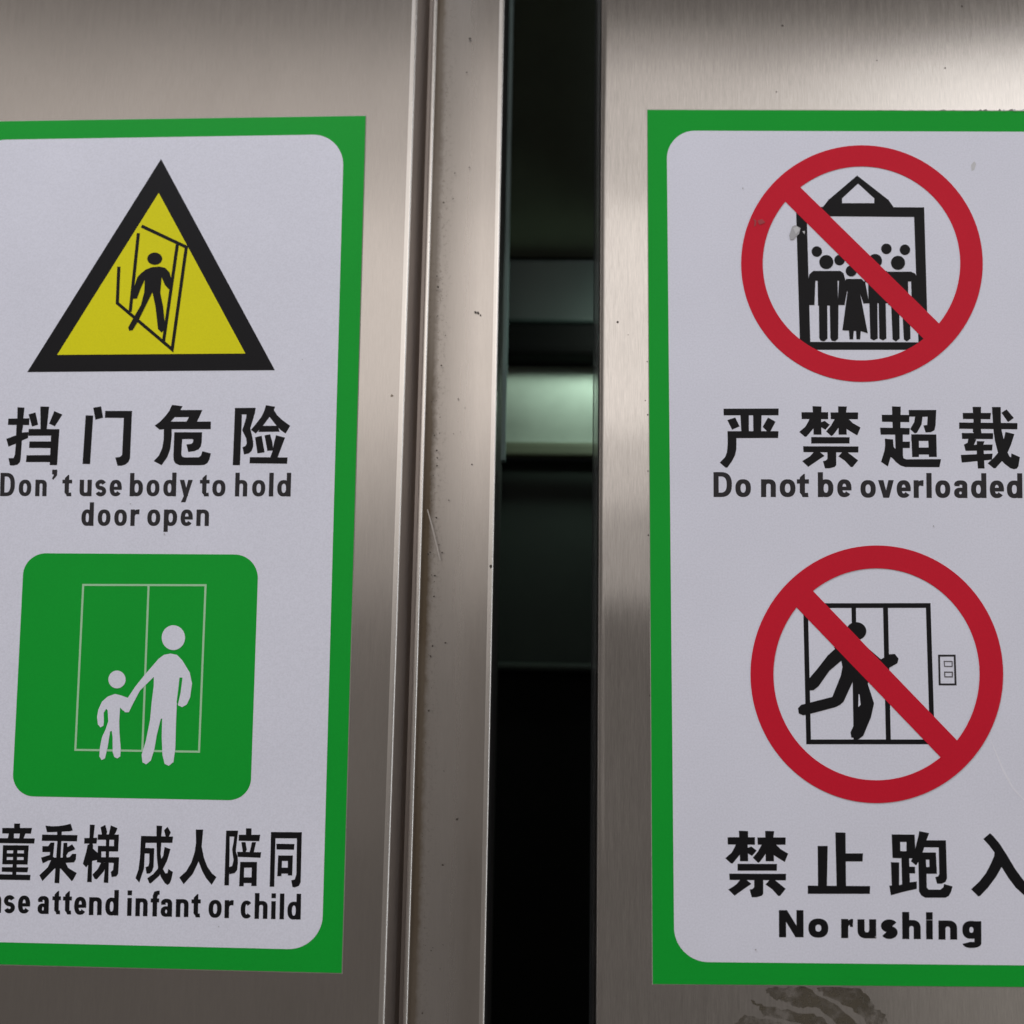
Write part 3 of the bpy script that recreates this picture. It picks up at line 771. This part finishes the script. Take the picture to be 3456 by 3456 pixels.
ban1 = ring(964, 886, 804, 787, 657, 645, 120, 2.0, icx=961, icy=885)
ban1 += [[(548, 372), (1483, 1290), (1525, 1330), (1425, 1432), (1380, 1392), (445, 465), (405, 425), (505, 330)]]
union_print('prohibition_ring', Z(ban1), dR(4), M_RED, signR)
union_print('chinese_caption', glyphs(['yan', 'jin', 'chao', 'zai']), dR(2), M_BLACK, signR)
union_print('english_caption', en4, dR(2), M_GREY_INK, signR)

s4 = 1932 / 1006
Z = lambda polys: fr(2450, 1780, s4, polys)
doors = stroke([(516, 507), (1311, 506), (1338, 1390), (536, 1390)], 31, True) + stroke([(828, 507), (842, 1390)], 29) + stroke([(1034, 507), (1053, 1390)], 32)
union_print('door_outline', Z(doors), dR(2), M_BLACK, signR)
run = [[(700, 778), (735, 782), (775, 850), (758, 855), (670, 930), (600, 1030), (568, 1055), (538, 1057), (522, 1000), (590, 920), (660, 830), (715, 780)],
       [(700, 775), (800, 800), (900, 920), (925, 1000), (905, 1040), (820, 1000), (758, 920), (745, 850)],
       [(760, 880), (870, 960), (822, 1000), (762, 1130), (740, 1150), (710, 1165), (540, 1210), (500, 1218), (472, 1205), (467, 1172), (488, 1150), (690, 1098), (745, 960)],
       [(822, 960), (912, 990), (960, 1140), (940, 1230), (890, 1350), (860, 1373), (812, 1360), (808, 1328), (830, 1280), (838, 1200), (825, 1100)],
       [(930, 790), (1005, 855), (1060, 822), (1095, 820), (1119, 850), (1111, 880), (1050, 915), (1000, 890), (900, 800)]]
union_print('running_figure', Z(run + [ell(845, 672, 65, 58, 40)]), dR(3), M_BLACK, signR)
union_print('leg_gap', Z([[(860, 1080), (866, 1085), (873, 1150), (858, 1165)]]), dR(4), M_WHITE, signR)
ban2 = ring(978, 952, 819, 835, 668, 687, 120, 2.0, icx=976, icy=952)
ban2 += [[(558, 405), (1505, 1387), (1550, 1425), (1445, 1540), (1397, 1495), (452, 512), (400, 465), (510, 360)]]
union_print('prohibition_ring', Z(ban2), dR(5), M_RED, signR)
s5 = 13.8
Z = lambda polys: fr(3120, 2180, s5, polys)
union_print('call_panel_outline', Z(stroke([(680, 452), (1408, 452), (1450, 1792), (708, 1792)], 92, True)), dR(2), M_GREY_INK, signR)
union_print('call_button_outline', Z(stroke([(920, 718), (1290, 722), (1290, 955), (935, 950)], 44, True) + stroke([(940, 1218), (1300, 1222), (1300, 1440), (950, 1436)], 50, True)), dR(3), M_SOFT_INK, signR)
union_print('chinese_caption', glyphs(['jin2', 'zhi', 'pao', 'ru']), dR(2), M_BLACK, signR)
union_print('english_caption', en5, dR(2), M_BLACK, signR)

# ------------------------------------------------------------------ wear on signs and steel
M_SCUFF = plain('scuff_grey', (0.47, 0.46, 0.47), 0.6)
M_SCUFF_L = plain('scuff_light', (0.62, 0.61, 0.62), 0.5)
M_SCUFF_D = plain('scuff_dark', (0.24, 0.23, 0.21), 0.7)
M_SPECK = plain('speck_brown', (0.055, 0.042, 0.033), 0.8)
M_REDDARK = plain('scuff_red', (0.42, 0.05, 0.06), 0.7)
Z = lambda polys: fr(2420, 440, s3, polys)
union_print('scuff', Z([[(480, 700), (500, 640), (520, 630), (556, 650), (545, 690), (505, 725), (486, 728)]]), dR(6), M_SCUFF, signR)
union_print('scuff', Z([[(505, 650), (535, 640), (552, 662), (525, 690)], [(568, 672), (585, 668), (582, 692)]]), dR(7), M_SCUFF_L, signR)
union_print('scuff', Z([[(240, 585), (262, 600), (258, 632), (246, 640), (250, 610)], [(270, 600), (300, 590), (322, 612), (285, 628), (275, 618)]]), dR(7), M_REDDARK, signR)
union_print('scuff', Z([[(1690, 230), (1712, 205), (1724, 222), (1712, 262), (1694, 270)]]), dR(2), M_SCUFF_L, signR)
Z = lambda polys: fr(2450, 1780, s4, polys)
union_print('scratch', Z(stroke([(1715, 1375), (1750, 1460), (1800, 1580), (1860, 1690), (1935, 1770)], [3, 9, 13, 12, 7])), dR(2), print_mat('scratch_light', (0.90, 0.89, 0.96)), signR)

random.seed(5)
# torn top edge of the sign: little ragged flakes of lifted film
fl, fd = [], []
x = 2960.0
while x < 3460:
    k = (x - 2960) / 500
    wd = random.uniform(6, 26)
    hgt = random.uniform(1.0, 2.0 + 5 * k)
    q = [(x, 373.5), (x + wd * .3, 373 - hgt * random.uniform(.5, 1)), (x + wd * .7, 373 - hgt), (x + wd, 374)]
    (fl if random.random() < 0.5 else fd).append(q)
    x += wd * random.uniform(0.6, 1.6) + (1 - k) * 14
union_print('lifted_film_edge', fl, -0.0009, M_SCUFF_L, signR)
union_print('torn_film_edge', fd, -0.0003, M_SCUFF_D, signR)


def specks(name, spots, y, parent, mat=M_SPECK):
    polys = []
    for (sx, sy, r) in spots:
        n = 7
        polys.append([(sx + r * random.uniform(.55, 1.25) * math.cos(2 * math.pi * i / n), sy + r * random.uniform(.55, 1.25) * math.sin(2 * math.pi * i / n)) for i in range(n)])
    o = union_print(name, polys, y, mat, parent)
    return tag(o, kind='stuff')


ZM = lambda oy, L: [(1100 + x / 1.61, oy + y / 1.61, r) for x, y, r in L]
sp = ZM(0, [(782, 210, 4), (765, 393, 3), (812, 1695, 4), (826, 1700, 5), (840, 1712, 3), (700, 940, 3), (610, 1560, 4), (603, 1500, 3), (640, 1100, 3), (690, 1080, 2.5), (780, 910, 2.5)])
sp += ZM(1150, [(601, 596, 3.5), (606, 637, 3), (603, 679, 3.2), (601, 962, 4), (590, 514, 3), (667, 866, 2.5), (896, 1226, 7), (592, 1276, 3.5), (587, 1390, 4), (566, 1150, 3), (631, 1151, 3), (650, 1642, 4), (580, 1658, 3.5), (569, 1714, 4), (793, 672, 2.5), (718, 316, 2.5), (628, 134, 3), (555, 1160, 4), (614, 1108, 2.5)])
sp += ZM(2300, [(559, 158, 4), (712, 750, 5), (634, 997, 4), (572, 1462, 2.5), (524, 1803, 4), (498, 575, 3)])
for k in range(70):      # fine pits thinning away from the seam
    yy = random.uniform(700, 3300)
    sp.append((1463 - 107 * (yy / 3456) + 14 + random.expovariate(1 / 34.0), yy, random.uniform(0.9, 2.2)))
specks('dirt_specks', sp, yp - 0.0020, post)
specks('dirt_specks', [(2085, 1087, 4), (2120, 1130, 2), (2178, 1352, 2.5), (2641, 86, 4), (3247, 22, 3.5), (2620, 310, 2.5), (3190, 230, 3), (2960, 204, 2.5), (2196, 2348, 5), (2188, 1806, 3), (2186, 1400, 3), (2187, 1590, 2.5), (2184, 1220, 2.5)], -0.00006, right)
specks('dirt_specks', [(1323, 1336, 5)], -0.00006, left, plain('speck_tan', (0.30, 0.24, 0.18), 0.6))
specks('dirt_specks', [(3150, 1775, 3), (2507, 635, 2.5), (2955, 3162, 2.5), (2550, 3205, 3)], dR(6), signR, M_SCUFF)
specks('dirt_specks', [(555, 1802, 3), (1020, 1213, 2), (738, 3127, 2), (440, 1700, 2)], dL(6), signL, M_SCUFF)
# diagonal scratch on the post
union_print('scratch', [[(1441, 1720), (1444, 1718), (1462, 1780), (1488, 1890), (1484, 1893), (1459, 1790)]], yp - 0.0021, plain('scratch_metal', (0.46, 0.43, 0.40), 0.45, 0.8), post)

# dried adhesive below the sign: jagged brown film patches
M_GLUE = plain('dried_adhesive', (0.105, 0.088, 0.062), 0.55, 0.25)
nt = M_GLUE.node_tree
gm = math_node(nt, 'ADD', math_node(nt, 'MULTIPLY', noise(nt, geo_pos(nt, (90, 90, 90)), 5, 0.65), 0.7), math_node(nt, 'MULTIPLY', noise(nt, geo_pos(nt, (420, 420, 420)), 3, 0.7), 0.3))
nt.links.new(maprange(nt, gm, 0.40, 0.56, 0.10, 0.85), nt.nodes['Principled BSDF'].inputs['Alpha'])
def jag(pts, amp, sub=5):
    out = []
    for i in range(len(pts)):
        a, b = Vector(pts[i]), Vector(pts[(i + 1) % len(pts)])
        for k in range(sub):
            p = a.lerp(b, k / sub)
            out.append((p.x + random.uniform(-amp, amp), p.y + random.uniform(-amp, amp)))
    return out
Z = lambda polys: fr(2100, 3100, 1932 / 1356, polys)
glue = [jag([(690, 335), (760, 328), (880, 330), (960, 375), (1040, 425), (1130, 500), (1190, 560), (1090, 600), (1010, 480), (930, 430), (860, 430), (800, 405), (740, 390), (705, 372)], 7),
        jag([(930, 330), (1130, 332), (1185, 370), (1215, 430), (1262, 460), (1280, 520), (1290, 600), (1230, 600), (1160, 480), (1060, 410), (985, 375)], 8),
        jag([(615, 395), (700, 425), (850, 450), (960, 470), (1010, 540), (1000, 600), (900, 520), (760, 480), (680, 470), (655, 425)], 7),
        jag([(545, 500), (590, 468), (640, 480), (760, 500), (800, 560), (790, 610), (540, 610)], 7)]
union_print('dried_adhesive', Z(glue), -0.00008, M_GLUE, right)

# ------------------------------------------------------------------ inside the shaft, seen through the gap
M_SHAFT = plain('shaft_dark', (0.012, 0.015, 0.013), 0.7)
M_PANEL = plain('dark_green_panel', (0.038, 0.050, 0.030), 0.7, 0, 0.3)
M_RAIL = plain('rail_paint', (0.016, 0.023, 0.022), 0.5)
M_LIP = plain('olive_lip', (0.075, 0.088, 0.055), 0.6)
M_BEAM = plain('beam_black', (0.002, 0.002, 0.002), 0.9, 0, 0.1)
M_GLOW_BAND = plain('glow_band_green', (0.44, 0.52, 0.45), 0.6)  # reflected green light put into the colour of an added band
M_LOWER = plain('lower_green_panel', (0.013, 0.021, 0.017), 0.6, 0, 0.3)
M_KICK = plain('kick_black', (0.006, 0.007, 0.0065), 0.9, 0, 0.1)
M_STRIP = plain('teal_reflection_edge', (0.20, 0.29, 0.29), 0.35)  # reflected teal light put into the strip's colour
YB = 0.125
zz = lambda py, y: W(1850, py, y).z
# enclosing shaft
v = [(-0.45, 0.040, -0.5), (0.45, 0.040, -0.5), (0.45, 0.60, -0.5), (-0.45, 0.60, -0.5), (-0.45, 0.040, 1.2), (0.45, 0.040, 1.2), (0.45, 0.60, 1.2), (-0.45, 0.60, 1.2)]
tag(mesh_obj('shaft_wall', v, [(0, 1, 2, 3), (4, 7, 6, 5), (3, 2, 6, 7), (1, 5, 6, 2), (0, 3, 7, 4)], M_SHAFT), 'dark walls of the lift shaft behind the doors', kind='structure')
tag(box('shaft_front_wall', -0.62, X_POST - 0.0004, 0.061, 0.075, Z0, Z1, M_SHAFT), kind='structure')
tag(box('shaft_front_wall', X_RIGHT + 0.0002, XR, 0.036, 0.050, Z0, Z1, M_SHAFT), kind='structure')

car = root('lift_car', (0.0, YB, Z0), 'dark green lift car front with a pale band standing in for reflected light seen through the gap between the doors', 'lift car')
GX0, GX1 = -0.16, 0.20
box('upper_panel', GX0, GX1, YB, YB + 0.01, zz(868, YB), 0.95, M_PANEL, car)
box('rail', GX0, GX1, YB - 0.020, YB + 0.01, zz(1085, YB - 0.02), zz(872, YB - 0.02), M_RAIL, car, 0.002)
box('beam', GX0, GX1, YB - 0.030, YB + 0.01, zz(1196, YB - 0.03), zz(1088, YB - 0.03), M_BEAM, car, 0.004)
# added curved band in place of a reflected glow, shaped to dim downwards
za, zb = zz(1180, YB), zz(1530, YB - 0.012)
prof = []
for i in range(13):
    t = i / 12
    prof.append((YB - 0.012 * math.sin(math.pi * min(1.0, t / 0.9) ** 0.8 * 0.93), za + (zb - za) * t))
av = [(x, y, z) for x in (GX0, GX1) for y, z in prof]
adopt(mesh_obj('glow_band', av, [(i, i + 1, 14 + i, 13 + i) for i in range(12)], M_GLOW_BAND, None, True), car)
box('glow_band_lip', GX0, GX1, YB - 0.0145, YB - 0.008, zz(1541, YB - 0.0145), zz(1490, YB - 0.0145), M_LIP, car, 0.002)
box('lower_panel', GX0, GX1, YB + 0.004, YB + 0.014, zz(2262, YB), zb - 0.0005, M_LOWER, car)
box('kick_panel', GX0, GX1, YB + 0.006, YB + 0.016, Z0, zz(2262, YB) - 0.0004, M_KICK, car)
M_STREAK = plain('streak_green', (0.022, 0.032, 0.026), 0.6, 0, 0.3)
box('light_streak_bar', GX0, GX1, YB - 0.004, YB + 0.0035, zz(2266, YB), zz(2236, YB), M_STREAK, car, 0.0025)  # added bar standing in for a small streak of light
strip_o = box('door_edge_strip', W(1650, 1728, 0.07).x, W(1716, 1000, 0.07).x, 0.066, 0.072, zz(1560, 0.07), 0.95, M_STRIP)
tag(strip_o, 'thin edge strip with a teal reflection put into its colour, standing just behind the steel post', 'edge strip')

# added green fill for the glow in the gap, above and in front of the car, hidden behind the right leaf
area_lamp('glow_band_fill', (0.070, 0.066, 0.163), (0.012, YB, 0.138), 0.04, 0.012, 36.0, (0.80, 1.0, 0.86), 130)
area_lamp('shaft_top_fill', (0.12, 0.07, 0.62), (0.0, YB, 0.45), 0.2, 0.05, 0.8, (0.8, 1.0, 0.85))  # added unseen light for the upper part of the gap
